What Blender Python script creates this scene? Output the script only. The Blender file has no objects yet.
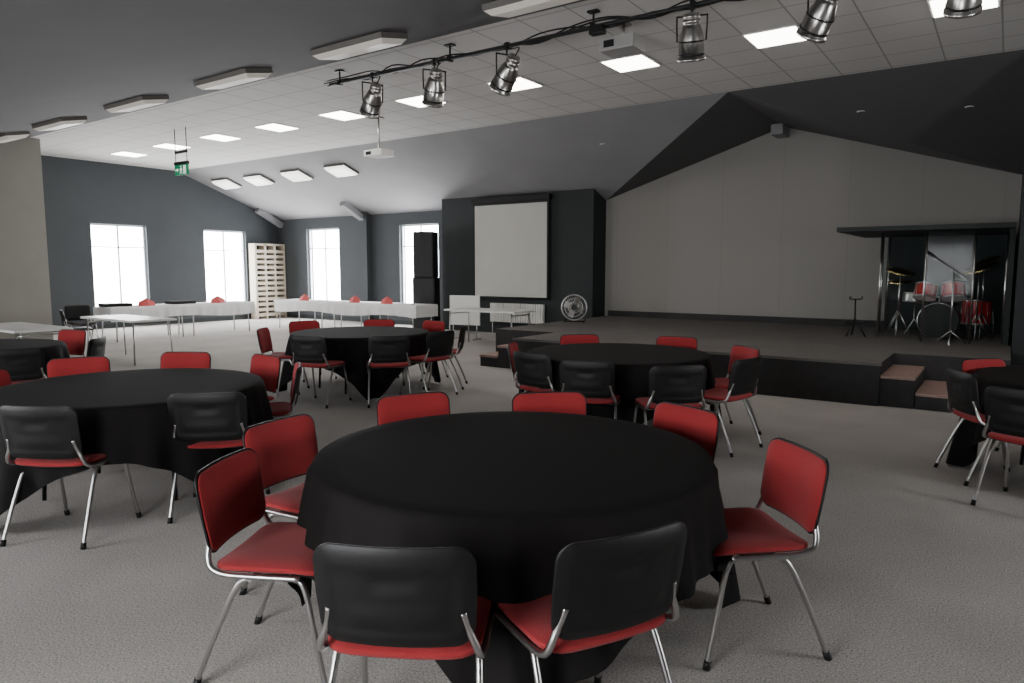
import bpy, bmesh, math, random
from mathutils import Vector, Matrix, Euler
random.seed(7)
C=bpy.context.scene.collection
rad=math.radians
S35,C35=math.sin(rad(35)),math.cos(rad(35))

# ------------------------------------------------------------ materials
def mat(name,col,rough=.6,metal=0.,var=0.,scale=20.,bump=0.,emit=None,estr=0.,sheen=0.,spec=None,trans=0.,alpha=None):
    m=bpy.data.materials.new(name); m.use_nodes=True
    nt=m.node_tree; b=nt.nodes['Principled BSDF']
    b.inputs['Base Color'].default_value=(*col,1); b.inputs['Roughness'].default_value=rough
    b.inputs['Metallic'].default_value=metal
    if spec is not None: b.inputs['Specular IOR Level'].default_value=spec
    if sheen: b.inputs['Sheen Weight'].default_value=sheen
    if trans: b.inputs['Transmission Weight'].default_value=trans
    if emit: b.inputs['Emission Color'].default_value=(*emit,1); b.inputs['Emission Strength'].default_value=estr
    if alpha is not None: b.inputs['Alpha'].default_value=alpha
    if var or bump:
        tc=nt.nodes.new('ShaderNodeTexCoord'); n=nt.nodes.new('ShaderNodeTexNoise')
        n.inputs['Scale'].default_value=scale; n.inputs['Detail'].default_value=5
        nt.links.new(tc.outputs['Object'],n.inputs['Vector'])
        if var:
            mr=nt.nodes.new('ShaderNodeMapRange'); mr.inputs['From Min'].default_value=.3; mr.inputs['From Max'].default_value=.7
            mr.inputs['To Min'].default_value=1-var; mr.inputs['To Max'].default_value=1+var
            mx=nt.nodes.new('ShaderNodeMix'); mx.data_type='RGBA'; mx.blend_type='MULTIPLY'; mx.inputs['Factor'].default_value=1
            mx.inputs[6].default_value=(*col,1)
            nt.links.new(n.outputs['Fac'],mr.inputs['Value']); nt.links.new(mr.outputs[0],mx.inputs[7])
            nt.links.new(mx.outputs[2],b.inputs['Base Color'])
        if bump:
            bp=nt.nodes.new('ShaderNodeBump'); bp.inputs['Strength'].default_value=bump; bp.inputs['Distance'].default_value=.01
            nt.links.new(n.outputs['Fac'],bp.inputs['Height']); nt.links.new(bp.outputs[0],b.inputs['Normal'])
    return m

def carpet(name,col,var,fine=110.,coarse=1.2):
    m=mat(name,col,rough=.95,spec=.1); nt=m.node_tree; b=nt.nodes['Principled BSDF']
    tc=nt.nodes.new('ShaderNodeTexCoord')
    n1=nt.nodes.new('ShaderNodeTexNoise'); n1.inputs['Scale'].default_value=fine; n1.inputs['Detail'].default_value=6; n1.inputs['Roughness'].default_value=.8
    n2=nt.nodes.new('ShaderNodeTexNoise'); n2.inputs['Scale'].default_value=coarse; n2.inputs['Detail'].default_value=5
    for n in (n1,n2): nt.links.new(tc.outputs['Object'],n.inputs['Vector'])
    r1=nt.nodes.new('ShaderNodeMapRange'); r1.inputs[1].default_value=.35; r1.inputs[2].default_value=.65; r1.inputs[3].default_value=1-var; r1.inputs[4].default_value=1+var
    r2=nt.nodes.new('ShaderNodeMapRange'); r2.inputs[1].default_value=.3; r2.inputs[2].default_value=.7; r2.inputs[3].default_value=.9; r2.inputs[4].default_value=1.1
    mu=nt.nodes.new('ShaderNodeMath'); mu.operation='MULTIPLY'
    mx=nt.nodes.new('ShaderNodeMix'); mx.data_type='RGBA'; mx.blend_type='MULTIPLY'; mx.inputs['Factor'].default_value=1; mx.inputs[6].default_value=(*col,1)
    nt.links.new(n1.outputs['Fac'],r1.inputs[0]); nt.links.new(n2.outputs['Fac'],r2.inputs[0])
    nt.links.new(r1.outputs[0],mu.inputs[0]); nt.links.new(r2.outputs[0],mu.inputs[1]); nt.links.new(mu.outputs[0],mx.inputs[7])
    nt.links.new(mx.outputs[2],b.inputs['Base Color'])
    bp=nt.nodes.new('ShaderNodeBump'); bp.inputs['Strength'].default_value=.5; bp.inputs['Distance'].default_value=.01
    nt.links.new(n1.outputs['Fac'],bp.inputs['Height']); nt.links.new(bp.outputs[0],b.inputs['Normal'])
    return m

def gridmat(name,col,line,tile,offx,offy,w=.03):
    m=mat(name,col,rough=.8); nt=m.node_tree; b=nt.nodes['Principled BSDF']
    tc=nt.nodes.new('ShaderNodeTexCoord'); sx=nt.nodes.new('ShaderNodeSeparateXYZ'); nt.links.new(tc.outputs['Object'],sx.inputs[0])
    outs=[]
    for i,off in ((0,offx),(1,offy)):
        a=nt.nodes.new('ShaderNodeMath'); a.operation='MULTIPLY_ADD'; a.inputs[1].default_value=1/tile; a.inputs[2].default_value=off
        f=nt.nodes.new('ShaderNodeMath'); f.operation='FRACT'; l=nt.nodes.new('ShaderNodeMath'); l.operation='LESS_THAN'; l.inputs[1].default_value=w
        nt.links.new(sx.outputs[i],a.inputs[0]); nt.links.new(a.outputs[0],f.inputs[0]); nt.links.new(f.outputs[0],l.inputs[0]); outs.append(l)
    mx=nt.nodes.new('ShaderNodeMath'); mx.operation='MAXIMUM'
    nt.links.new(outs[0].outputs[0],mx.inputs[0]); nt.links.new(outs[1].outputs[0],mx.inputs[1])
    c=nt.nodes.new('ShaderNodeMix'); c.data_type='RGBA'; c.inputs[6].default_value=(*col,1); c.inputs[7].default_value=(*line,1)
    nt.links.new(mx.outputs[0],c.inputs['Factor']); nt.links.new(c.outputs[2],b.inputs['Base Color'])
    return m

M=dict(
 carpet=carpet('floor_carpet',(.415,.388,.365),.6),
 stagec=carpet('stage_carpet',(.16,.148,.140),.35),
 stagef=mat('stage_face',(.030,.028,.028),.8,var=.2,scale=8),
 tile=gridmat('ceiling_tiles',(.60,.58,.56),(.32,.31,.30),.63,.357,.294),
 slope=mat('ceiling_dark_paint',(.088,.086,.087),.85,var=.05,scale=1.5),
 slope2=mat('ceiling_grey_lit_paint',(.24,.235,.242),.8,var=.05,scale=1.5),  # left far slope: window light is put into this lighter grey
 endwall=mat('wall_slate_paint',(.045,.051,.056),.8,var=.06,scale=2),
 boxwall=mat('wall_dark_green_paint',(.014,.018,.019),.75,var=.1,scale=2),
 beige=mat('wall_beige_paint',(.26,.25,.22),.85,var=.05,scale=2),
 stagewall=gridmat('wall_stage_paint',(.27,.255,.238),(.24,.227,.212),1.2,.1,.5,.012),
 sidewall=mat('wall_side_paint',(.14,.135,.13),.85,var=.05,scale=2),
 white=mat('white_plastic',(.76,.75,.72),.4,var=.03,scale=6),
 frame=mat('window_frame_paint',(.70,.74,.78),.4,var=.03,scale=6),
 red=mat('red_upholstery',(.30,.026,.029),.9,var=.16,scale=260,bump=.25,sheen=.1,spec=.2),
 blackp=mat('black_plastic',(.0065,.006,.006),.5,var=.1,scale=90,bump=.05,spec=.3),
 blackf=mat('black_cloth',(.0075,.0062,.006),.85,var=.12,scale=14,bump=.06,spec=.18),
 whitef=mat('white_cloth',(.84,.83,.82),.85,var=.03,scale=12,bump=.1),
 pinkf=mat('red_napkin_cloth',(.60,.10,.10),.85,var=.06,scale=60,bump=.1),
 chrome=mat('chrome',(.50,.49,.48),.3,metal=1,var=.04,scale=9),
 alu=mat('polished_aluminium',(.50,.48,.46),.28,metal=1,var=.08,scale=12),
 darkm=mat('dark_metal',(.02,.02,.02),.45,metal=.6,var=.1,scale=20),
 wood=mat('step_wood',(.36,.24,.20),.6,var=.15,scale=18),
 twood=mat('table_wood',(.3,.2,.12),.6,var=.15,scale=12),
 cream=mat('cream_painted_wood',(.54,.47,.37),.65,var=.08,scale=10),
 screen=mat('screen_fabric',(.50,.49,.45),.9,var=.02,scale=3),
 panel=mat('panel_light',(1,1,1),.5,emit=(1,.95,.88),estr=14,var=.02),
 slit=mat('diffuser_lit',(.8,.8,.78),.4,emit=(1,.97,.9),estr=2.2,var=.02),
 diff=mat('diffuser_dim',(.66,.61,.54),.4,emit=(1,.95,.88),estr=.12,var=.04),
 trimm=mat('fitting_edge',(.12,.11,.10),.6,var=.05),
 green=mat('sign_green',(.0,.20,.08),.4,emit=(0,.5,.2),estr=.2,var=.02),
 swhite=mat('sign_white',(.9,.9,.9),.4,emit=(1,1,1),estr=.6,var=.02),
 drumred=mat('drum_red_lacquer',(.40,.015,.02),.15,var=.08),
 head=mat('drum_head',(.7,.7,.68),.5,var=.03),
 brass=mat('cymbal_brass',(.62,.47,.22),.25,metal=1,var=.1,scale=30),
 greyp=mat('grey_plastic',(.33,.32,.31),.45,var=.04,scale=6),
)
g=bpy.data.materials.new('clear_acrylic'); g.use_nodes=True
nt=g.node_tree; nt.nodes.clear()
o=nt.nodes.new('ShaderNodeOutputMaterial'); mxs=nt.nodes.new('ShaderNodeMixShader'); tr=nt.nodes.new('ShaderNodeBsdfTransparent'); gl=nt.nodes.new('ShaderNodeBsdfGlossy')
tr.inputs[0].default_value=(.93,.95,.95,1); gl.inputs['Roughness'].default_value=.08; mxs.inputs[0].default_value=.004
nt.links.new(tr.outputs[0],mxs.inputs[1]); nt.links.new(gl.outputs[0],mxs.inputs[2]); nt.links.new(mxs.outputs[0],o.inputs[0])
M['glass']=g

# ------------------------------------------------------------ mesh helpers
class B:
    def __init__(s): s.bm=bmesh.new(); s.mi=0
    def _fin(s,vs):
        for f in {f for v in vs for f in v.link_faces}: f.material_index=s.mi
    def box(s,c,d,rot=None,bev=0):
        r=bmesh.ops.create_cube(s.bm,size=1); vs=r['verts']
        bmesh.ops.scale(s.bm,vec=d,verts=vs)
        if bev:
            es=list({e for v in vs for e in v.link_edges})
            rb=bmesh.ops.bevel(s.bm,geom=es,offset=bev,segments=2,affect='EDGES',profile=.7)
            vs=list({v for f in rb['faces'] for v in f.verts}|{v for v in vs if v.is_valid})
            st=list(vs); seen=set(vs)
            while st:
                v=st.pop()
                for e in v.link_edges:
                    w=e.other_vert(v)
                    if w not in seen: seen.add(w); st.append(w)
            vs=list(seen)
        if rot: bmesh.ops.rotate(s.bm,cent=(0,0,0),matrix=Euler(rot).to_matrix(),verts=vs)
        bmesh.ops.translate(s.bm,vec=c,verts=vs); s._fin(vs); return vs
    def bb(s,x0,x1,y0,y1,z0,z1,bev=0):
        return s.box(((x0+x1)/2,(y0+y1)/2,(z0+z1)/2),(x1-x0,y1-y0,z1-z0),None,bev)
    def cyl(s,p0,p1,r0,r1=None,n=16):
        p0=Vector(p0);p1=Vector(p1);d=p1-p0
        r=bmesh.ops.create_cone(s.bm,cap_ends=True,segments=n,radius1=r0,radius2=r0 if r1 is None else r1,depth=d.length)
        vs=r['verts']; q=Vector((0,0,1)).rotation_difference(d)
        bmesh.ops.rotate(s.bm,cent=(0,0,0),matrix=q.to_matrix(),verts=vs)
        bmesh.ops.translate(s.bm,vec=(p0+p1)/2,verts=vs); s._fin(vs)
        for f in {f for v in vs for f in v.link_faces}: f.smooth=len(f.verts)==4
        return vs
    def tube(s,pts,r,n=8,sm=6,closed=False):
        P=[Vector(p) for p in pts]
        if sm>1 and len(P)>2:
            Q=[]
            N=len(P); rng=range(N if closed else N-1)
            for i in rng:
                a=P[(i-1)%N] if closed or i>0 else P[0]; b=P[i]; c=P[(i+1)%N]; d=P[(i+2)%N] if closed or i+2<N else P[-1]
                for k in range(sm):
                    t=k/sm
                    Q.append(.5*((2*b)+(-a+c)*t+(2*a-5*b+4*c-d)*t*t+(-a+3*b-3*c+d)*t**3))
            if not closed: Q.append(P[-1])
            P=Q
        rings=[];N=len(P); up=None
        for i,p in enumerate(P):
            if closed: t=(P[(i+1)%N]-P[i-1]).normalized()
            else: t=(P[min(i+1,N-1)]-P[max(i-1,0)]).normalized()
            if up is None: up=t.orthogonal().normalized()
            else:
                up=(up-t*up.dot(t)); up=up.normalized() if up.length>1e-6 else t.orthogonal().normalized()
            w=t.cross(up)
            rings.append([s.bm.verts.new(p+r*(math.cos(2*math.pi*k/n)*up+math.sin(2*math.pi*k/n)*w)) for k in range(n)])
        for i in range(N if closed else N-1):
            A=rings[i];Bq=rings[(i+1)%N]
            for k in range(n):
                f=s.bm.faces.new((A[k],A[(k+1)%n],Bq[(k+1)%n],Bq[k])); f.smooth=True; f.material_index=s.mi
        if not closed:
            for R in (rings[0][::-1],rings[-1]):
                f=s.bm.faces.new(R); f.material_index=s.mi
    def rev(s,prof,n=24,xf=None,cap=True):
        xf=xf or Matrix.Identity(4); rings=[]
        for r,z in prof: rings.append([s.bm.verts.new(xf@Vector((r*math.cos(2*math.pi*k/n),r*math.sin(2*math.pi*k/n),z))) for k in range(n)])
        for A,Bq in zip(rings,rings[1:]):
            for k in range(n):
                f=s.bm.faces.new((A[k],A[(k+1)%n],Bq[(k+1)%n],Bq[k])); f.smooth=True; f.material_index=s.mi
        if cap:
            for R in (rings[0][::-1],rings[-1]):
                f=s.bm.faces.new(R); f.material_index=s.mi
    def pad(s,hx,hy,r,tf,tb,xf,nx=14,ny=12):
        def mp(u,v):
            x,y=u*hx,v*hy
            qx=max(abs(x)-(hx-r),0); qy=max(abs(y)-(hy-r),0)
            if qx>0 and qy>0:
                m=max(qx,qy);L=math.hypot(qx,qy); qx*=m/L; qy*=m/L
                x=math.copysign(hx-r+qx,x); y=math.copysign(hy-r+qy,y)
            return x,y
        def par(n): return [math.copysign(abs(math.sin(math.pi/2*t))**.9,t) for t in [(-1+2*i/n) for i in range(n+1)]]
        U=par(nx);V=par(ny)
        F=[];K=[]
        for u in U:
            a=[];b=[]
            for v in V:
                x,y=mp(u,v); a.append(s.bm.verts.new(xf(x,y,tf(u,v)))); b.append(s.bm.verts.new(xf(x,y,tb(u,v))))
            F.append(a);K.append(b)
        def face(q):
            f=s.bm.faces.new(q); f.smooth=True; f.material_index=s.mi
        for i in range(nx):
            for j in range(ny):
                face((F[i][j],F[i+1][j],F[i+1][j+1],F[i][j+1]))
                face((K[i][j],K[i][j+1],K[i+1][j+1],K[i+1][j]))
        for i in range(nx):
            face((F[i][0],K[i][0],K[i+1][0],F[i+1][0])); face((F[i][ny],F[i+1][ny],K[i+1][ny],K[i][ny]))
        for j in range(ny):
            face((F[0][j],F[0][j+1],K[0][j+1],K[0][j])); face((F[nx][j],K[nx][j],K[nx][j+1],F[nx][j+1]))
    def poly(s,pts,z0=None,z1=None):
        if z0 is None:
            f=s.bm.faces.new([s.bm.verts.new(p) for p in pts]); f.material_index=s.mi; return
        a=[s.bm.verts.new((x,y,z0)) for x,y in pts]; b=[s.bm.verts.new((x,y,z1)) for x,y in pts]; n=len(pts)
        fs=[s.bm.faces.new(a[::-1]),s.bm.faces.new(b)]+[s.bm.faces.new((a[i],a[(i+1)%n],b[(i+1)%n],b[i])) for i in range(n)]
        for f in fs: f.material_index=s.mi
    def mesh(s,name,mats):
        bmesh.ops.recalc_face_normals(s.bm,faces=s.bm.faces[:])
        me=bpy.data.meshes.new(name); s.bm.to_mesh(me); s.bm.free()
        for m in (mats if isinstance(mats,(list,tuple)) else [mats]): me.materials.append(M[m] if isinstance(m,str) else m)
        return me
def obj(name,me,parent=None,loc=(0,0,0),rot=(0,0,0),**props):
    o=bpy.data.objects.new(name,me); C.objects.link(o); o.location=loc; o.rotation_euler=rot
    if parent: o.parent=parent
    for k,v in props.items(): o[k]=v
    return o
def empty(name,loc=(0,0,0),rot=(0,0,0),**p): 
    o=obj(name,None,None,loc,rot,**p); o.empty_display_size=.1; return o
def clone(root,name,loc,rot,**props):
    r=root.copy(); r.name=name; C.objects.link(r); r.location=loc; r.rotation_euler=rot
    for ch in root.children:
        c=ch.copy(); C.objects.link(c); c.parent=r
        for g2 in ch.children:
            d=g2.copy(); C.objects.link(d); d.parent=c
    for k,v in props.items(): r[k]=v
    return r
def struct(name,b,mats,label=None):
    o=obj(name,b.mesh(name,mats)); o['kind']='structure'
    if label: o['label']=label; 
    return o

# ------------------------------------------------------------ room
XE,XR,YN,YB=-19.5,5.0,-1.6,14.6
YA,YC,HC=6.65,11.25,4.33
SN=.22; SF=.36; XRID=-3.75; EZ=HC-SF*(YB-YC)
b=B(); b.bb(XE-.3,XR+.3,YN-.3,YB+.3,-.2,0); struct('floor',b,'carpet')
b=B(); b.bb(XE-.2,XR+.2,YA,YC,HC,HC+.1); struct('ceiling',b,'tile')
def slab(b,pts,t=.08):
    lo=[b.bm.verts.new(p) for p in pts]; hi=[b.bm.verts.new((p[0],p[1],p[2]+t)) for p in pts]; n=len(pts)
    b.bm.faces.new(lo); b.bm.faces.new(hi[::-1])
    for i in range(n): b.bm.faces.new((lo[i],hi[i],hi[(i+1)%n],lo[(i+1)%n]))
b=B(); zn=HC-SN*(YA-YN); 
slab(b,[(XE-.2,YN-.2,zn-SN*.2),(XR+.2,YN-.2,zn-SN*.2),(XR+.2,YA,HC),(XE-.2,YA,HC)]); struct('ceiling',b,'slope')
b=B(); xl,xr=XRID-3.85,XRID+3.85
slab(b,[(XE-.2,YC,HC),(XRID,YC,HC),(xl,YB,EZ),(xl,YB+.1,EZ-.03),(XE-.2,YB+.1,EZ-.03)]); struct('ceiling',b,'slope2')
b=B(); slab(b,[(XRID,YC,HC),(XR+.2,YC,HC),(XR+.2,YB+.1,EZ-.03),(xr,YB+.1,EZ-.03),(xr,YB,EZ)]); struct('ceiling',b,'slope')
b=B(); slab(b,[(XRID,YC,HC),(XRID,YB+.1,HC),(xl,YB+.1,EZ),(xl,YB,EZ)]); struct('ceiling',b,'slope')
b=B(); slab(b,[(XRID,YC,HC),(xr,YB,EZ),(xr,YB+.1,EZ),(XRID,YB+.1,HC)]); struct('ceiling',b,'slope')

portals=[]; wn=[0]
def wall(name,axis,c0,c1,a0,a1,z1,ops,m):
    b=B()
    def bx(p,q,z0,zz):
        if q-p<1e-4 or zz-z0<1e-4: return
        if axis=='y': b.bb(c0,c1,p,q,z0,zz)
        else: b.bb(p,q,c0,c1,z0,zz)
    cur=a0
    for (p,q,zb,zt) in sorted(ops):
        bx(cur,p,0,z1); bx(p,q,0,zb); bx(p,q,zt,z1); cur=q
        wn[0]+=1
        f=B(); cm=(c0+c1)/2; w=.05
        def fb(pp,qq,z0,zz,dd=.06):
            if axis=='y': f.bb(cm-dd/2,cm+dd/2,pp,qq,z0,zz,.004)
            else: f.bb(pp,qq,cm-dd/2,cm+dd/2,z0,zz,.004)
        fb(p,p+w,zb,zt); fb(q-w,q,zb,zt); fb(p+w,q-w,zb,zb+w); fb(p+w,q-w,zt-w,zt)
        fb((p+q)/2-.022,(p+q)/2+.022,zb+w,zt-w,.05); fb(p+w,q-w,zt-.62,zt-.59,.05)
        f.bb(*( (c0-.0,c1+.05,p-.03,q+.03) if axis=='y' else (p-.03,q+.03,c0-.05,c1)),zb-.03,zb,.004)
        struct('window_%d'%wn[0],f,'frame')
        portals.append((axis,c0 if (c0<-10 or c0<0 and axis=='x') else c1,(p+q)/2,q-p,(zb+zt)/2,zt-zb))
    bx(cur,a1,0,z1)
    return struct(name,b,m)
wall('wall_left','y',XE-.25,XE,YN-.2,YB+.2,4.45,[(8.85,10.3,.45,2.75),(12.0,13.4,.45,2.72)],'endwall')
wall('wall_back','x',YB,YB+.25,XE,-7.6,4.45,[(-18.1,-16.6,.45,2.8),(-14.1,-12.65,.45,2.8)],'endwall')
b=B(); b.bb(-7.6,.1,YB,YB+.25,0,4.45); struct('wall_stage',b,'stagewall')
b=B(); b.bb(.1,XR,YB,YB+.25,0,4.45); struct('wall_back_side',b,'sidewall')
b=B(); b.bb(.1,.3,11.2,YB,0,4.45); struct('wall_stage_side',b,'boxwall')
wall('wall_right','y',XR,XR+.25,YN-.2,YB+.2,4.45,[(4.0,5.6,.9,2.5)],'sidewall')  # window here is out of view, added to light the near side
wall('wall_near','x',YN-.25,YN,XE,XR,3.2,[(-13.0,-11.3,.8,2.3),(-7.3,-5.6,.8,2.3),(-2.5,-.8,.8,2.3)],'sidewall')  # unseen windows behind the camera, added as fill for the foreground
b=B(); b.bb(XE,-17.1,YN,6.85,0,4.45); struct('wall_partition',b,'beige')
b=B(); b.bb(-12.0,-7.6,14.0,YB,0,4.2); struct('wall_screen',b,'boxwall')
b=B(); b.bb(-15.45,-15.2,14.4,YB,0,3.6); struct('trim_1',b,'endwall')
b=B(); b.bb(XE,XE+.02,6.85,YB,0,.12); struct('baseboard_left',b,'boxwall')
b=B(); b.bb(XE,-12,YB-.02,YB,0,.12); struct('baseboard_back',b,'boxwall')
b=B(); b.bb(-7.5,.1,YB-.03,YB,.5,.62); struct('baseboard_stage',b,'stagef')
for i,x in enumerate((-19.3,-15.4,XRID)):
    b=B()
    if i<2: b.box((x,14.15,EZ+.05),(.2,1.0,.16),(-math.atan(SF)-.12,0,0),.01)
    else: b.box((x,14.35,HC-.12),(.22,.5,.2),None,.01)
    struct('trim_%d'%(i+2),b,'slope2')

# ------------------------------------------------------------ stage
YT=YB-.035
b=B(); b.poly([(-7.5,10.2),(-6.26,10.2),(-6.26,9.0),(-1.14,9.0),(-1.14,10.2),(.09,10.2),(.09,YT),(-7.5,YT)],0,.5)
me=b.mesh('stage',['stagef','stagec'])
for p in me.polygons:
    if p.normal.z>.5: p.material_index=1
st=obj('stage_platform',me,label='low black stage with grey carpeted top and stepped-back corners',category='stage')
b=B(); b.poly([(-6.28,9.0),(-6.28,8.985),(-1.12,8.985),(-1.12,9.0)],.47,.505)
obj('stage_edge_trim',b.mesh('stage_edge',['trimm']),parent=st)
for sx,x0 in ((1,-1.14),(-1,-6.26)):
    e=empty('stage_steps',(x0,9.0,0),label='small black two-tread steps with worn wooden treads beside the stage',category='steps',group='stage steps')
    for k,(h,a) in enumerate(((.36,0),(.19,.36))):
        b=B(); xs=sorted((sx*a,sx*(a+.36))); b.bb(xs[0]+.005,xs[1]-.005,.06,1.15,0,h-.03,.004)
        obj('step_box',b.mesh('step_box','stagef'),parent=e)
        b=B(); b.bb(xs[0]+.005,xs[1]-.005,.03,1.17,h-.035,h,.006); obj('tread',b.mesh('tread','wood'),parent=e)

# ------------------------------------------------------------ chairs
def make_chair(fabric,nm):
    root=empty(nm)
    def seatxf(x,y,z): 
        return Vector((x,y, .465+z-.06*max(0,(y-.12)/.1)**2*.35+.012*(x/.23)**2))
    b=B(); e=lambda u,v:1-max(abs(u),abs(v))**6
    b.pad(.235,.215,.075,lambda u,v:.004+.022*e(u,v),lambda u,v:-.012,seatxf); obj('seat',b.mesh('seat',fabric),parent=root)
    b=B(); b.pad(.226,.206,.07,lambda u,v:-.013,lambda u,v:-.018-.010*e(u,v),seatxf); obj('seat_pan',b.mesh('seat_pan','blackp'),parent=root)
    def bxf(x,y,z):
        zz=.665+y; yy=-.268-.16*y+.032*(x/.235)**2+z
        return Vector((x*(1-.04*(-y/.15 if y<0 else 0)),yy,zz))
    b=B(); b.pad(.228,.150,.055,lambda u,v:.008+.020*e(u,v),lambda u,v:.0,bxf); obj('backrest',b.mesh('backrest',fabric),parent=root)
    b=B()
    def rear(u,v):
        d=-.014*e(u,v)
        if abs(u)<.80 and -.72<v<.60: d+=.005
        if abs(u)<.62 and -.55<v<-.15: d-=.004
        if abs(u)<.22 and .25<v<.42: d+=.007
        return d-.006
    b.pad(.235,.157,.06,lambda u,v:.003,rear,bxf,34,26); obj('back_shell',b.mesh('back_shell','blackp'),parent=root)
    for sx in (-1,1):
        b=B(); b.tube([(sx*.245,.235,.012),(sx*.232,.19,.22),(sx*.222,.15,.40),(sx*.215,.10,.437),(sx*.215,-.03,.44)],.0115); b.mi=1; b.cyl((sx*.2455,.2365,0),(sx*.243,.229,.035),.0145)
        obj('leg',b.mesh('leg',['chrome','blackp']),parent=root)
        b=B(); b.tube([(sx*.245,-.285,.012),(sx*.235,-.2,.22),(sx*.224,-.12,.39),(sx*.217,-.07,.432),(sx*.216,.04,.439)],.0115); b.mi=1; b.cyl((sx*.2455,-.287,0),(sx*.244,-.275,.035),.0145)
        obj('leg',b.mesh('leg',['chrome','blackp']),parent=root)
        b=B(); b.tube([(sx*.236,.14,.447),(sx*.240,-.05,.449),(sx*.240,-.15,.452),(sx*.238,-.205,.472),(sx*.228,-.222,.51),(sx*.208,-.228,.56),(sx*.195,-.246,.62)],.0115)
        obj('back_support',b.mesh('back_support','chrome'),parent=root)
    b=B(); b.cyl((-.23,.06,.432),(.23,.06,.432),.010); obj('crossbar',b.mesh('crossbar','chrome'),parent=root)
    b=B(); b.cyl((-.23,-.06,.432),(.23,-.06,.432),.010); obj('crossbar',b.mesh('crossbar','chrome'),parent=root)
    return root
proto=make_chair('red','stacking_chair')
bproto=make_chair('blackp','black_stacking_chair'); 
def chair(lat,f,psi,group,label,r=.27,proto=proto,first=[True]):
    a=rad(35+psi); fx,fy=-math.sin(a),math.cos(a)
    x=-S35*f+C35*lat+fx*r; y=C35*f+S35*lat+fy*r
    if first[0]:
        first[0]=False; o=proto; o.location=(x,y,0); o.rotation_euler=(0,0,a)
    else: o=clone(proto,proto.name.split('.')[0],(x,y,0),(0,0,a))
    o['label']=label; o['category']='chair'; o['group']=group
LR='red upholstered stacking chair, chrome legs, at black-clothed round table'
LB='red stacking chair turned with black plastic back shell towards the aisle'
T={}
T['t1']=(0.005,3.2,[(-.335,1.90,-5),(.34,2.0,27),(-1.16,2.78,-97),(-1.19,3.52,-118),(-.61,4.27,-152),(.23,4.33,188),(.98,3.87,124),(1.24,2.97,98)])
T['t2']=(1.05,7.0,[(.17,6.39,-45),(.62,5.82,-18),(1.33,5.55,6),(2.03,6.0,42),(2.3,6.87,105),(1.86,7.9,150),(.78,8.15,190),(.0,7.2,-100)])
T['t3']=(-2.745,5.0,[(-2.68,3.9,-5),(-1.90,4.32,8),(-1.72,5.6,108),(-2.17,6.2,140),(-3.0,6.45,178),(-3.75,6.05,-150),(-3.98,5.2,-105)])
T['t4']=(-2.0,9.3,[(-2.34,8.0,-18),(-1.40,8.0,14),(-.86,8.6,50),(-.65,9.4,88),(-1.14,10.35,140),(-2.0,10.6,180),(-3.05,10.3,-140),(-3.2,9.0,-88)])
T['t5']=(-5.85,7.5,[(-5.5,8.8,160),(-4.60,7.8,100),(-4.75,6.7,38),(-5.75,6.3,0)])
T['t6']=(4.53,5.2,[(3.38,5.28,-98),(4.0,5.95,-165),(3.26,4.42,-55)])
for k,(cl,cf,L) in T.items():
    for (l,f,p) in L:
        chair(l,f,p,'red chairs around round tables',LB if -60<p<60 else LR)
# ------------------------------------------------------------ round tables and cloths
def cloth(R,h,rot,seed):
    rnd=random.Random(seed); ph=[rnd.uniform(0,6.28) for _ in range(5)]
    b=B(); n=224
    c=b.bm.verts.new((0,0,0)); out=[]
    def vert(r,z,k): 
        a=2*math.pi*k/n; return b.bm.verts.new((r*math.cos(a),r*math.sin(a),z))
    for r in (.15,.4,.7,.9,.985): out.append([vert(r*R,0,k) for k in range(n)])
    m=18
    for i in range(m+1):
        s=i/m; ring=[]
        for k in range(n):
            a=2*math.pi*k/n+rot
            q=max(abs(math.cos(a)),abs(math.sin(a)))
            D=min(.725,h/q-R+.015*math.sin(5*a+ph[0])); cw=((1/q-1)/.414)
            d=s*D
            fo=(.55+.45*cw)*(math.sin(15*a+ph[1]+.9*math.sin(3*a+ph[2]))*.6+math.sin(28*a+ph[3]+math.sin(4*a))*.4)
            r=R+.012*min(1,d/.03)+.095*(d/.7)**.75*fo+.09*(d/.7)**.8
            if d<.03: z=-.004-d*.8
            else: z=-.008-d
            ring.append(vert(r,z,k))
        out.append(ring)
    for k in range(n):
        f=b.bm.faces.new((c,out[0][k],out[0][(k+1)%n])); f.smooth=True
    for A,Bq in zip(out,out[1:]):
        for k in range(n):
            f=b.bm.faces.new((A[k],A[(k+1)%n],Bq[(k+1)%n],Bq[k])); f.smooth=True
    return b.mesh('tablecloth','blackf')
def round_table():
    root=empty('round_table')
    b=B(); b.rev([(.86,.715),(.885,.72),(.885,.742),(.875,.746)],64); obj('tabletop',b.mesh('tabletop','twood'),parent=root)
    for sx in (-1,1):
        b=B(); b.tube([(sx*.45,-.32,.012),(sx*.42,-.30,.69),(sx*.42,.30,.69),(sx*.45,.32,.012)],.014,sm=1)
        obj('leg',b.mesh('leg','darkm'),parent=root)
    return root
rots={'t1':rad(100),'t2':rad(20),'t3':rad(35),'t4':rad(80),'t5':rad(10),'t6':rad(30)}
rtp=round_table(); firstt=True
for i,(k,(l,f,_)) in enumerate(T.items()):
    x=-S35*f+C35*l; y=C35*f+S35*l
    pr=dict(label='large round banquet table hidden under black cloth',category='table',group='round banquet tables')
    if firstt:
        rtp.location=(x,y,0); firstt=False
        for a,v in pr.items(): rtp[a]=v
    else: clone(rtp,'round_table',(x,y,0),(0,0,rots[k]),**pr)
    obj('tablecloth',cloth(.895,1.23,rots[k],i+3),loc=(x,y,.752),label='black square tablecloth draped in folds over round table',category='tablecloth',group='black tablecloths')

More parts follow.
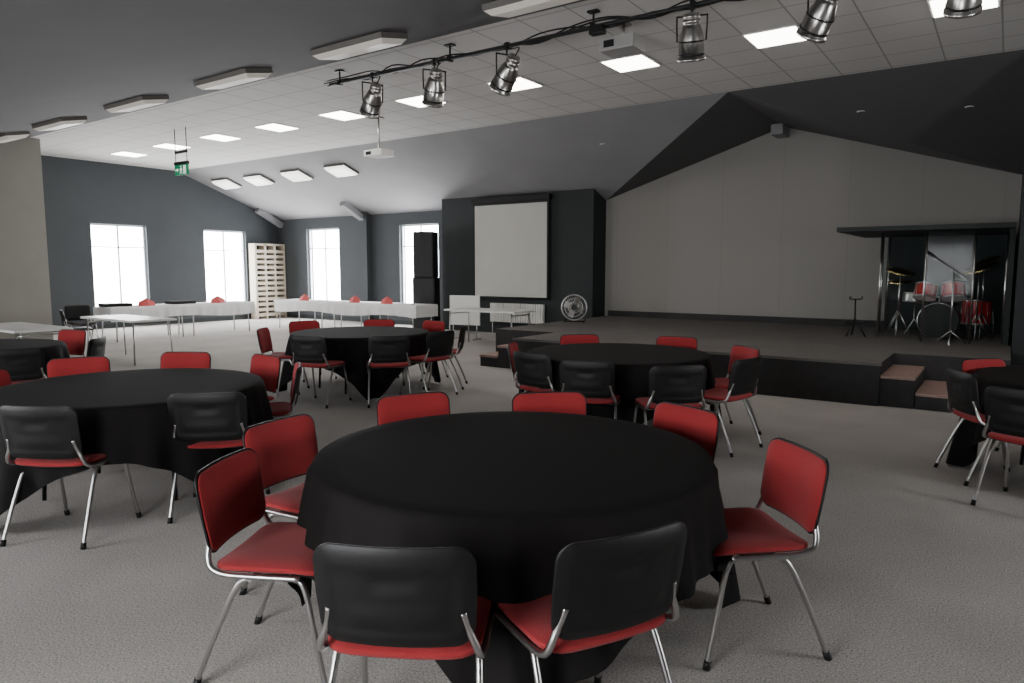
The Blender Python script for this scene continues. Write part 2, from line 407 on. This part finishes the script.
# ------------------------------------------------------------ straight tables
def long_table(x,y,rot,L,label,cl=None,W=.75,H=.74):
    root=empty('folding_table',(x,y,0),(0,0,rot),label=label,category='table',group='white folding tables')
    b=B(); b.bb(-L/2,L/2,-W/2,W/2,H-.035,H,.006); obj('tabletop',b.mesh('tabletop','white'),parent=root)
    for sx in (-1,1):
        for sy in (-1,1):
            b=B(); b.tube([(sx*(L/2-.12),sy*(W/2-.07),H-.035),(sx*(L/2-.10),sy*(W/2-.05),.0)],.014,sm=1); obj('leg',b.mesh('leg','chrome'),parent=root)
        b=B(); b.cyl((sx*(L/2-.115),-W/2+.07,H-.09),(sx*(L/2-.115),W/2-.07,H-.09),.012); obj('crossbar',b.mesh('crossbar','chrome'),parent=root)
    return root
def row_cloth(x,y,rot,L,W=.75,H=.745,drop=.2,seed=1):
    b=B(); n=90
    prof=[(0,0),(.5*W,0)]+[(.5*W+.012+.0*i,-drop*i/5) for i in range(1,6)]
    cols=[]
    for i in range(n+1):
        u=-L/2-.012+(L+.024)*i/n; col=[]
        pts=[(-p,z) for p,z in prof[:0:-1]]+prof
        for (p,z) in pts:
            wv=.018*math.sin(u*17+seed)*(-z/drop)+.01*math.sin(u*31+2*seed)*(-z/drop)
            sg=1 if p>0 else -1
            col.append(b.bm.verts.new((u,p+sg*wv,z+(.03*math.sin(u*2.3+seed) if z<=-drop*.99 else 0))))
        cols.append(col)
    for A,Bq in zip(cols,cols[1:]):
        for k in range(len(A)-1):
            f=b.bm.faces.new((A[k],A[k+1],Bq[k+1],Bq[k])); f.smooth=True
    for s,col in ((-1,cols[0]),(1,cols[-1])):
        low=[b.bm.verts.new((v.co.x+s*.01,v.co.y,-drop)) for v in col[5:-5]]
        top=col[5:-5]
        for k in range(len(top)-1):
            b.bm.faces.new((top[k],top[k+1],low[k+1],low[k]))
    me=b.mesh('row_cloth','whitef')
    return obj('tablecloth',me,loc=(x,y,H),rot=(0,0,rot),label='white tablecloth over a row of folding tables',category='tablecloth',group='white tablecloths')
def napkin(x,y,rot,H=.749):
    # napkin folded into a standing peak with two side wings
    b=B(); V=lambda *p:b.bm.verts.new(p); y0=-.24
    l=V(-.20,y0,.0); r=V(.20,y0,.0); fr=V(0,y0-.08,0); pk=V(0,y0+.03,.17); lw=V(-.17,y0+.03,.09); rw=V(.17,y0+.03,.09); bk=V(0,y0+.12,0)
    for q in ((l,fr,lw),(fr,pk,lw),(fr,rw,pk),(fr,r,rw),(l,lw,bk),(lw,pk,bk),(pk,rw,bk),(rw,r,bk)): b.bm.faces.new(q)
    me=b.mesh('napkin','pinkf'); o=obj('napkin',me,loc=(x,y,H),rot=(0,0,rot),label='red cloth napkin folded to stand on white tablecloth',category='napkin',group='red napkins')
    sm=o.modifiers.new('s','SOLIDIFY'); sm.thickness=.006; sm.offset=0
for y in (8.27,10.03): long_table(-16.0,y,rad(90),1.7,'folding table in a row under white cloth')
row_cloth(-16.0,9.15,rad(90),3.5,seed=2,drop=.28)
for y in (8.25,10.0): napkin(-16.0,y,rad(90))
for x in (-15.2,-13.5,-11.8): long_table(x,12.2,0,1.65,'folding table in a row under white cloth')
row_cloth(-13.5,12.2,0,5.1,seed=4,drop=.28)
for x in (-15.0,-13.1,-12.0): napkin(x,12.2,0)
long_table(-12.45,6.17,0,1.8,'bare white folding table on thin metal legs')
long_table(-11.9,4.3,0,1.8,'bare white folding table beside the wall')
long_table(-8.7,11.6,0,1.8,'white folding table in front of the projection screen')
for (x,y) in ((-16.15,7.75),(-16.05,9.2)):
    b=B(); b.bb(-.28,.28,-.2,.2,0,.07,.015)
    obj('serving_tray',b.mesh('serving_tray','blackp'),loc=(x,y,.748),rot=(0,0,rad(90)),label='low black lidded serving tray on white cloth',category='tray',group='black trays')
e=empty('flip_board',(-9.9,12.3,0),(0,0,rad(10)),label='small white free-standing board',category='board')
b=B(); b.bb(-.38,.38,-.015,.015,.32,.98,.006); obj('board_panel',b.mesh('bp','white'),parent=e)
for sx in (-1,1):
    b=B(); b.tube([(sx*.3,0,.34),(sx*.3,-.0,.02),],.012,sm=1); b.tube([(sx*.3,-.2,.012),(sx*.3,.2,.012)],.012,sm=1); obj('leg',b.mesh('leg','chrome'),parent=e)
bproto.location=(-15.5,6.75,0); bproto.rotation_euler=(0,0,rad(-100)); bproto['label']='plain black stacking chair with chrome legs by the wall'; bproto['category']='chair'; bproto['group']='black chairs'
clone(bproto,'black_stacking_chair',(-14.1,6.1,0),(0,0,rad(-20)))

# ------------------------------------------------------------ rack in the corner
e=empty('wooden_rack',(XE+.22,14.0,0),label='tall cream wooden rack with rows of slots',category='rack')
b=B(); W=1.05; H=2.35
for k in range(4): 
    y=-W/2+W*k/3; b.bb(-.15,.15,y-.035,y+.035,0,H,.004)
b.bb(-.15,.15,-W/2,W/2,H-.06,H,.004)
obj('frame',b.mesh('rack_frame','cream'),parent=e)
for j in range(13):
    b=B(); z=.08+j*(H-.2)/13; b.bb(.06,.155,-W/2+.02,W/2-.02,z,z+.09,.004); obj('slat',b.mesh('slat','cream'),parent=e)
b=B(); b.bb(-.16,-.15,-W/2,W/2,0,H); obj('back_panel',b.mesh('rb','darkm'),parent=e)

# ------------------------------------------------------------ speakers
def speaker(z,h,w,lab):
    e=empty('loudspeaker',(-12.16,13.55,z),(0,0,rad(25)),label=lab,category='speaker',group='black speaker stack')
    b=B(); b.bb(-w/2,w/2,-.25,.25,0,h,.02); obj('cabinet',b.mesh('cab','blackp'),parent=e)
    b=B(); b.bb(-w/2+.03,w/2-.03,-.262,-.25,.03,h-.03,.004); obj('grille',b.mesh('gr','darkm'),parent=e)
speaker(0,1.35,.58,'tall black bass loudspeaker standing on the carpet')
speaker(1.35,1.15,.52,'black loudspeaker stacked on a bass cabinet')

# ------------------------------------------------------------ screen, radiator
e=empty('projection_screen',(-9.8,13.90,.9),label='wide pull-down projection screen with black border and case',category='screen')
b=B(); b.bb(-1.14,1.14,-.06,.09,2.26,2.38,.015); obj('screen_case',b.mesh('case','blackp'),parent=e)
b=B(); b.bb(-1.05,1.05,-.004,.004,.0,2.2); obj('screen_fabric',b.mesh('fab','screen'),parent=e)
b=B(); b.bb(-1.1,-1.05,-.005,.005,0,2.26); b.bb(1.05,1.1,-.005,.005,0,2.26); b.bb(-1.05,1.05,-.005,.005,2.2,2.26); b.cyl((-1.12,0,-.02),(1.12,0,-.02),.02); obj('screen_border',b.mesh('bord','blackp'),parent=e)
e=empty('radiator',(-9.6,13.93,.0),label='white ribbed panel radiator under the screen',category='radiator')
b=B(); 
for k in range(22): b.bb(-.78+k*.071,-.78+k*.071+.042,-.05,.05,.28,.74,.01)
b.bb(-.78,.76,-.02,.03,.30,.72); obj('radiator_panel',b.mesh('rad','white'),parent=e)
b=B(); b.cyl((-.74,0,0),(-.74,0,.3),.01); b.cyl((.74,0,0),(.74,0,.3),.01); obj('pipe',b.mesh('pipe','white'),parent=e)

# ------------------------------------------------------------ ceiling lights
def fit(name,x,y,z,tilt,L,W,m,lab,grp):
    e=empty(name,(x,y,z),(tilt,0,0),label=lab,category='light',group=grp)
    b=B(); b.bb(-L/2,L/2,-W/2,W/2,-.06,0,.004); obj('housing',b.mesh('h','trimm'),parent=e)
    b=B(); l,w=L/2,W/2
    lo=[(-l+.06,-w+.06,-.11),(l-.06,-w+.06,-.11),(l-.06,w-.06,-.11),(-l+.06,w-.06,-.11)]; hi=[(-l+.01,-w+.01,-.06),(l-.01,-w+.01,-.06),(l-.01,w-.01,-.06),(-l+.01,w-.01,-.06)]
    A=[b.bm.verts.new(p) for p in lo];H_=[b.bm.verts.new(p) for p in hi]
    b.bm.faces.new(A); b.bm.faces.new(H_)
    for i in range(4): b.bm.faces.new((A[i],A[(i+1)%4],H_[(i+1)%4],H_[i]))
    obj('diffuser',b.mesh('d',m),parent=e)
for x in (-16.0,-13.7,-11.1,-8.6,-6.2,-3.7,-1.2):
    fit('ceiling_light',x,5.8,HC-SN*(YA-5.8)-.002,math.atan(SN),1.15,.42,'diff','unlit boxed fluorescent fitting on dark sloped ceiling','fittings on dark slope')
for x in (-18.4,-16.9,-15.3,-13.6):
    fit('ceiling_light',x,12.1,HC-SF*(12.1-YC)-.002,-math.atan(SF),.75,.5,'slit','lit boxed fluorescent fitting on grey sloped ceiling','fittings on grey slope')
for k in range(10):
    x=-.54-1.89*k
    e=empty('recessed_panel_light',(x,8.95,HC),label='square recessed ceiling panel light, lit',category='light',group='recessed panel lights')
    b=B(); b.bb(-.31,.31,-.31,.31,-.012,.0); obj('panel_frame',b.mesh('pf','white'),parent=e)
    b=B(); b.bb(-.285,.285,-.285,.285,-.018,-.012); obj('light_panel',b.mesh('lp','panel'),parent=e)

# ------------------------------------------------------------ lighting rail and stage lamps
YL=6.95; ZL=4.16
e=empty('lighting_rail',(0,YL,ZL),label='long dark metal lighting bar clamped below the ceiling',category='rail')
b=B(); b.cyl((-8.0,0,0),(2.5,0,0),.024); obj('bar',b.mesh('bar','darkm'),parent=e)
for k in range(6):
    b=B(); x=-7.8+k*2.0; b.cyl((x,0,0),(x,0,HC-ZL),.012); b.box((x,0,HC-ZL-.01),(.12,.08,.02)); b.box((x,0,0),(.05,.07,.07)); obj('bracket',b.mesh('br','darkm'),parent=e)
rnd=random.Random(3)
for j in range(3):
    pts=[(-8.1+i*.45,YL+rnd.uniform(-.05,.05),ZL+.02+rnd.uniform(-.06,.06)) for i in range(24)]
    b=B(); b.tube(pts,.009,6,4); obj('power_cable',b.mesh('cable','blackp'),label='black power cable looped along the lighting bar',category='cable',group='rail cables')
def par(x,tilt,yaw,s=1):
    e=empty('stage_lamp',(x,YL,ZL),(0,0,yaw),label='polished aluminium stage lamp hanging from the lighting bar',category='lamp',group='stage lamps')
    b=B(); b.box((0,0,0),(.05,.07,.08),None,.008); b.cyl((0,0,-.03),(0,0,-.10),.010); obj('clamp',b.mesh('clamp','darkm'),parent=e)
    b=B(); b.tube([(-.14,0,-.34),(-.145,0,-.12),(-.12,0,-.10),(.12,0,-.10),(.145,0,-.12),(.14,0,-.34)],.009,6,3); obj('yoke',b.mesh('yoke','darkm'),parent=e)
    xf=Matrix.Translation((0,0,-.32))@Matrix.Rotation(tilt,4,'X')
    b=B(); b.rev([(.03,.24),(.07,.235),(.08,.21),(.08,.20),(.074,.195),(.074,.18),(.082,.175),(.082,.15),(.075,.145),(.075,.13),(.085,.125),(.095,.10),(.105,.06),(.125,.0),(.125,-.17),(.138,-.175),(.138,-.20),(.118,-.20),(.115,-.165)],28,xf)
    obj('lamp_can',b.mesh('can','alu'),parent=e)
    b=B(); b.rev([(.127,-.13),(.131,-.132),(.131,-.148),(.127,-.15)],28,xf,False); b.rev([(.127,-.01),(.130,-.012),(.130,-.024),(.127,-.026)],28,xf,False); obj('band',b.mesh('band','darkm'),parent=e)
    b=B(); b.rev([(.113,-.17),(.09,-.178),(.001,-.19)],28,xf,False); obj('lens',b.mesh('lens','head'),parent=e)
    b=B()
    p=[xf@Vector((.0,0,.24)),xf@Vector((.03,.04,.33)),Vector((.06,.02,-.02)),Vector((.1,0,.02))]
    b.tube(p,.008,6,6); obj('lamp_cable',b.mesh('lc','blackp'),parent=e)
for x,t,yw in ((-7.16,.7,1.2),(-6.06,.5,1.0),(-4.94,.8,1.2),(-2.7,.35,.3),(-1.5,.7,.9),(-.41,.7,.2)): par(x,t,yw)
b=B(); b.box((0,0,0),(.16,.1,.09),None,.01); obj('junction_box',b.mesh('jb','darkm'),loc=(-3.75,YL,ZL-.04),label='small dark junction box on the lighting bar',category='junction box')

def projector(x,y,z,zc,yaw,w,dp,h,lab,m='white'):
    e=empty('projector',(x,y,z),(0,0,yaw),label=lab,category='projector')
    b=B(); b.bb(-w/2,w/2,-dp/2,dp/2,-h/2,h/2,.02); obj('projector_body',b.mesh('pb',m),parent=e)
    b=B(); b.cyl((w*.2,dp/2-.01,0),(w*.2,dp/2+.04,0),.045,.05); obj('lens',b.mesh('pl','blackp'),parent=e)
    b=B(); b.cyl((0,0,h/2),(0,0,zc-z),.018); b.box((0,0,h/2+.01),(.2,.2,.02)); b.box((0,0,zc-z-.01),(.14,.14,.02)); obj('ceiling_pole',b.mesh('pp','alu'),parent=e)
    b=B(); b.box((-w*.22,-dp/2-.002,0),(w*.3,.006,h*.5)); obj('vent',b.mesh('pv','darkm'),parent=e)
projector(-9.6,9.45,3.68,HC,0,.45,.34,.12,'white projector on a long ceiling pole')
projector(-3.72,7.5,4.09,HC,0,.42,.34,.15,'light grey projector mounted close to the tiled ceiling','greyp')
e=empty('exit_sign',(-13.5,7.9,3.42),label='hanging green emergency exit sign with running figure and arrow',category='sign')
b=B(); b.bb(-.22,.22,-.02,.02,0,.2,.006); obj('sign_panel',b.mesh('sp','green'),parent=e)
b=B(); b.bb(-.23,.23,-.03,.03,.2,.26,.006); obj('sign_case',b.mesh('sc','darkm'),parent=e)
b=B(); b.bb(-.2,.2,-.02,.02,.42,.47,.004)
for sx in (-1,1): b.cyl((sx*.2,0,.2),(sx*.2,0,HC-3.42),.008)
obj('hanger',b.mesh('hg','darkm'),parent=e)
b=B(); yy=-.0225
def q(pts): b.poly([(x,yy,z) for x,z in pts])
q([(-.19,.085),(-.11,.085),(-.11,.115),(-.19,.115)]); q([(-.125,.06),(-.08,.1),(-.125,.14)])
q([(.09,.02),(.18,.02),(.18,.18),(.09,.18)])
q([(0,.145),(.018,.155),(.022,.175),(.002,.183),(-.014,.168)])
q([(-.02,.08),(.02,.07),(.035,.135),(0,.14)]); q([(-.02,.08),(.005,.08),(-.02,.025),(-.05,.02),(-.05,.035),(-.03,.04)]); q([(0,.078),(.02,.07),(.05,.045),(.04,.02),(.025,.02),(.03,.04)]); q([(.02,.13),(.055,.1),(.05,.09),(.02,.11)]); q([(0,.135),(-.035,.12),(-.045,.09),(-.035,.09),(-.025,.11),(0,.12)])
obj('pictogram',b.mesh('pic','swhite'),parent=e)
for (x,y) in ((-2.0,12.2),(-.6,12.4),(.9,12.3),(-6.5,12.3)):
    z1=HC-SF*(y-YC); z2=HC-.312*abs(x-XRID); z=max(z1,z2) if -7.6<x<.1 else z1
    b=B(); b.rev([(.001,-.004),(.04,-.006),(.055,-.012),(.06,.0)],20,None,False)
    obj('downlight',b.mesh('dl','white'),loc=(x,y,z),label='tiny round recessed ceiling downlight',category='light',group='downlights')

# ------------------------------------------------------------ fan on stage
e=empty('floor_fan',(-7.12,12.35,.5),(0,0,rad(25)),label='round chrome floor fan standing on the stage',category='fan')
def ring(b,R,y,r=.006,cz=.30): b.tube([(R*math.cos(a),y,cz+R*math.sin(a)) for a in [2*math.pi*k/32 for k in range(32)]],r,6,1,True)
b=B()
for R,y in ((.26,0),(.25,-.05),(.18,-.07),(.11,-.08),(.25,.05)): ring(b,R,y)
for k in range(36):
    a=2*math.pi*k/36; b.tube([(.05*math.cos(a),-.085,.3+.05*math.sin(a)),(.18*math.cos(a),-.07,.3+.18*math.sin(a)),(.26*math.cos(a),0,.3+.26*math.sin(a))],.0025,4,2)
obj('guard',b.mesh('guard','chrome'),parent=e)
for k in range(4):
    a=math.pi/2*k+.4; b=B(); b.box((0,0,.12),(.13,.008,.18),(0,0,.5),.003)
    o_=obj('blade',b.mesh('blade','alu'),parent=e,loc=(0,0,.3),rot=(0,a,0))
b=B(); b.cyl((0,-.09,.3),(0,.12,.3),.05); obj('motor',b.mesh('mot','darkm'),parent=e)
b=B(); b.tube([(-.2,-.14,.012),(-.2,.14,.012),(-.27,.0,.30)],.012,8,1); b.tube([(.2,-.14,.012),(.2,.14,.012),(.27,.0,.30)],.012,8,1); b.cyl((-.2,.1,.012),(.2,.1,.012),.012); obj('stand',b.mesh('stand','darkm'),parent=e)

# ------------------------------------------------------------ drum booth
ZS=.5
e=empty('drum_booth',(-.85,13.0,ZS),label='black drum enclosure with clear acrylic screens and flat canopy',category='drum screen')
b=B(); b.bb(-1.35,.91,-1.15,1.45,1.64,1.71,.01); obj('canopy',b.mesh('can','boxwall'),parent=e)
b=B(); b.bb(-.95,.91,1.38,1.45,0,1.64); b.bb(.84,.91,-.9,1.38,0,1.64); obj('back_panel',b.mesh('bp','boxwall'),parent=e)
fr=[(-.88,1.1),(-.88,.3),(-.80,-.5),(-.15,-.95),(.45,-.95),(.83,-.6)]
for (a,c) in zip(fr,fr[1:]):
    a=Vector((*a,0));c=Vector((*c,0)); d=c-a; mid=(a+c)/2
    b=B(); b.box((0,0,.81),(d.length-.03,.008,1.58)); obj('acrylic_panel',b.mesh('ap','glass'),parent=e,loc=mid,rot=(0,0,math.atan2(d.y,d.x)))
for a in fr:
    b=B(); b.cyl((a[0],a[1],0),(a[0],a[1],1.64),.014); obj('post',b.mesh('post','alu'),parent=e)
kit=empty('drum_kit',(-.85,13.0,ZS),label='red lacquer drum kit with chrome stands and brass cymbals',category='drum kit')
def drum(nm,c,r,h,axis,mm='drumred',hd='head'):
    q_=Vector((0,0,1)).rotation_difference(Vector(axis)); xf=Matrix.Translation(c)@q_.to_matrix().to_4x4()
    b=B(); b.rev([(r,-h/2),(r,h/2)],32,xf,False); b.mi=1
    b.rev([(r+.004,h/2-.02),(r+.012,h/2-.015),(r+.012,h/2+.008),(r,h/2+.01)],32,xf,False); b.rev([(r,-h/2-.01),(r+.012,-h/2-.008),(r+.012,-h/2+.015),(r+.004,-h/2+.02)],32,xf,False)
    for k in range(8):
        a=math.pi/4*k; p=Vector(((r+.008)*math.cos(a),(r+.008)*math.sin(a),0)); b.cyl(xf@(p+Vector((0,0,-h/2))),xf@(p+Vector((0,0,h/2))),.004,n=6)
    b.mi=2; b.rev([(.001,h/2+.002),(r,h/2+.002)],32,xf,False); b.rev([(.001,-h/2-.002),(r,-h/2-.002)],32,xf,False)
    return obj(nm,b.mesh(nm,[mm,'chrome',hd]),parent=kit)
drum('bass_drum',(0,-.1,.28),.27,.42,(0,1,0),hd='blackp')
drum('rack_tom',(-.2,-.1,.72),.15,.22,(.1,.35,1)); drum('rack_tom',(.18,-.1,.73),.16,.24,(-.1,.35,1))
drum('floor_tom',(.48,.35,.40),.2,.38,(0,0,1)); drum('snare_drum',(-.38,.35,.60),.17,.14,(.05,.1,1),'alu')
b=B(); b.cyl((0,-.1,.5),(0,-.1,.66),.014); b.tube([(-.2,-.1,.62),(0,-.1,.64),(.18,-.1,.62)],.011); 
for a in (0,2.1,4.2):
    b.tube([(-.38,.35,.52),(-.38,.35,.25),(-.38+.22*math.cos(a),.35+.22*math.sin(a),.012)],.009,6,1); b.tube([(.48+.21*math.cos(a),.35+.21*math.sin(a),.5),(.48+.24*math.cos(a),.35+.24*math.sin(a),.012)],.009,6,1)
obj('hardware',b.mesh('hw','chrome'),parent=kit)
for (x,y,z,r,t) in ((-.55,-.2,1.05,.22,.25),(.5,-.25,1.1,.24,-.3),(-.62,.35,.88,.18,0),(.55,.1,1.2,.2,-.4)):
    b=B(); xf=Matrix.Translation((x,y,z))@Matrix.Rotation(t,4,'Y')@Matrix.Rotation(.25,4,'X')
    b.rev([(.012,.03),(.035,.024),(.05,.006),(r*.6,.0),(r,-.014),(r*.6,-.004),(.012,.02)],32,xf,False); obj('cymbal',b.mesh('cym','brass'),parent=kit)
    b=B(); b.cyl((x,y,.3),(x,y,z+.05),.01)
    for k in range(3):
        a=2.1*k+.5; b.tube([(x,y,.4),(x+.2*math.cos(a),y+.2*math.sin(a),.012)],.009,6,1)
    obj('cymbal_stand',b.mesh('cs','chrome'),parent=kit)
th=empty('drum_throne',(-.75,13.85,ZS),label='round black padded drum stool',category='stool')
b=B(); b.rev([(.1,.46),(.16,.465),(.165,.5),(.15,.53),(.02,.535)],28); obj('seat',b.mesh('ts','blackp'),parent=th)
b=B(); b.cyl((0,0,.2),(0,0,.46),.015)
for k in range(3): b.tube([(0,0,.28),(.22*math.cos(2.1*k),.22*math.sin(2.1*k),.012)],.01,6,1)
obj('leg',b.mesh('tl','chrome'),parent=th)
def mic(x,y,rz,lab,h=.85):
    e=empty('microphone_stand',(x,y,ZS),(0,0,rz),label=lab,category='microphone stand',group='microphone stands')
    b=B(); b.cyl((0,0,.12),(0,0,h),.011)
    for k in range(3): b.tube([(0,0,.2),(.22*math.cos(2.1*k),.22*math.sin(2.1*k),.012)],.010,6,1)
    obj('stand_base',b.mesh('mb','chrome'),parent=e)
    b=B(); b.cyl((-.15,0,h-.1),(.3,0,h+.2),.008); obj('boom_arm',b.mesh('ma','chrome'),parent=e)
    b=B(); b.cyl((.3,0,h+.2),(.4,0,h+.26),.016,.024); obj('microphone',b.mesh('mm','darkm'),parent=e)
mic(-.62,11.75,rad(150),'chrome-boomed microphone stand in front of the drum enclosure',1.05)
e=empty('guitar_stand',(-1.95,12.3,ZS),(0,0,rad(20)),label='small folded black instrument stand beside drum enclosure',category='stand')
b=B(); b.tube([(-.14,-.12,.012),(0,0,.3),(.14,-.12,.012)],.012,8,1); b.cyl((0,0,.28),(0,.04,.6),.012); b.cyl((0,.02,.3),(0,.2,.012),.012); b.tube([(-.08,-.03,.64),(-.08,.04,.6),(.08,.04,.6),(.08,-.03,.64)],.01); b.tube([(-.13,-.15,.26),(-.13,0,.22),(.13,0,.22),(.13,-.15,.26)],.012); obj('stand_frame',b.mesh('gs','darkm'),parent=e)

# ------------------------------------------------------------ light
w=bpy.data.worlds.new('sky'); bpy.context.scene.world=w; w.use_nodes=True
bg=w.node_tree.nodes['Background']; bg.inputs[0].default_value=(.96,.98,1,1); bg.inputs[1].default_value=29
for i,(ax,c,a,wd,z,h) in enumerate(portals):
    l=bpy.data.lights.new('window_portal','AREA'); l.shape='RECTANGLE'; l.size=wd; l.size_y=h; l.cycles.is_portal=True
    o=bpy.data.objects.new('window_portal',l); C.objects.link(o)
    if ax=='y':
        o.location=(c,a,z); d=Vector((1 if c<-10 else -1,0,0))
    else:
        o.location=(a,c,z); d=Vector((0,1 if c<0 else -1,0))
    o.rotation_euler=d.to_track_quat('-Z','Y').to_euler()
# ------------------------------------------------------------ camera
cd=bpy.data.cameras.new('camera'); cam=bpy.data.objects.new('camera',cd); C.objects.link(cam)
cd.sensor_width=36; cd.lens=705/1024*36; cd.clip_end=200
cam.location=(0,0,1.59); cam.rotation_euler=(rad(90-5.95),0,rad(35))
bpy.context.scene.camera=cam
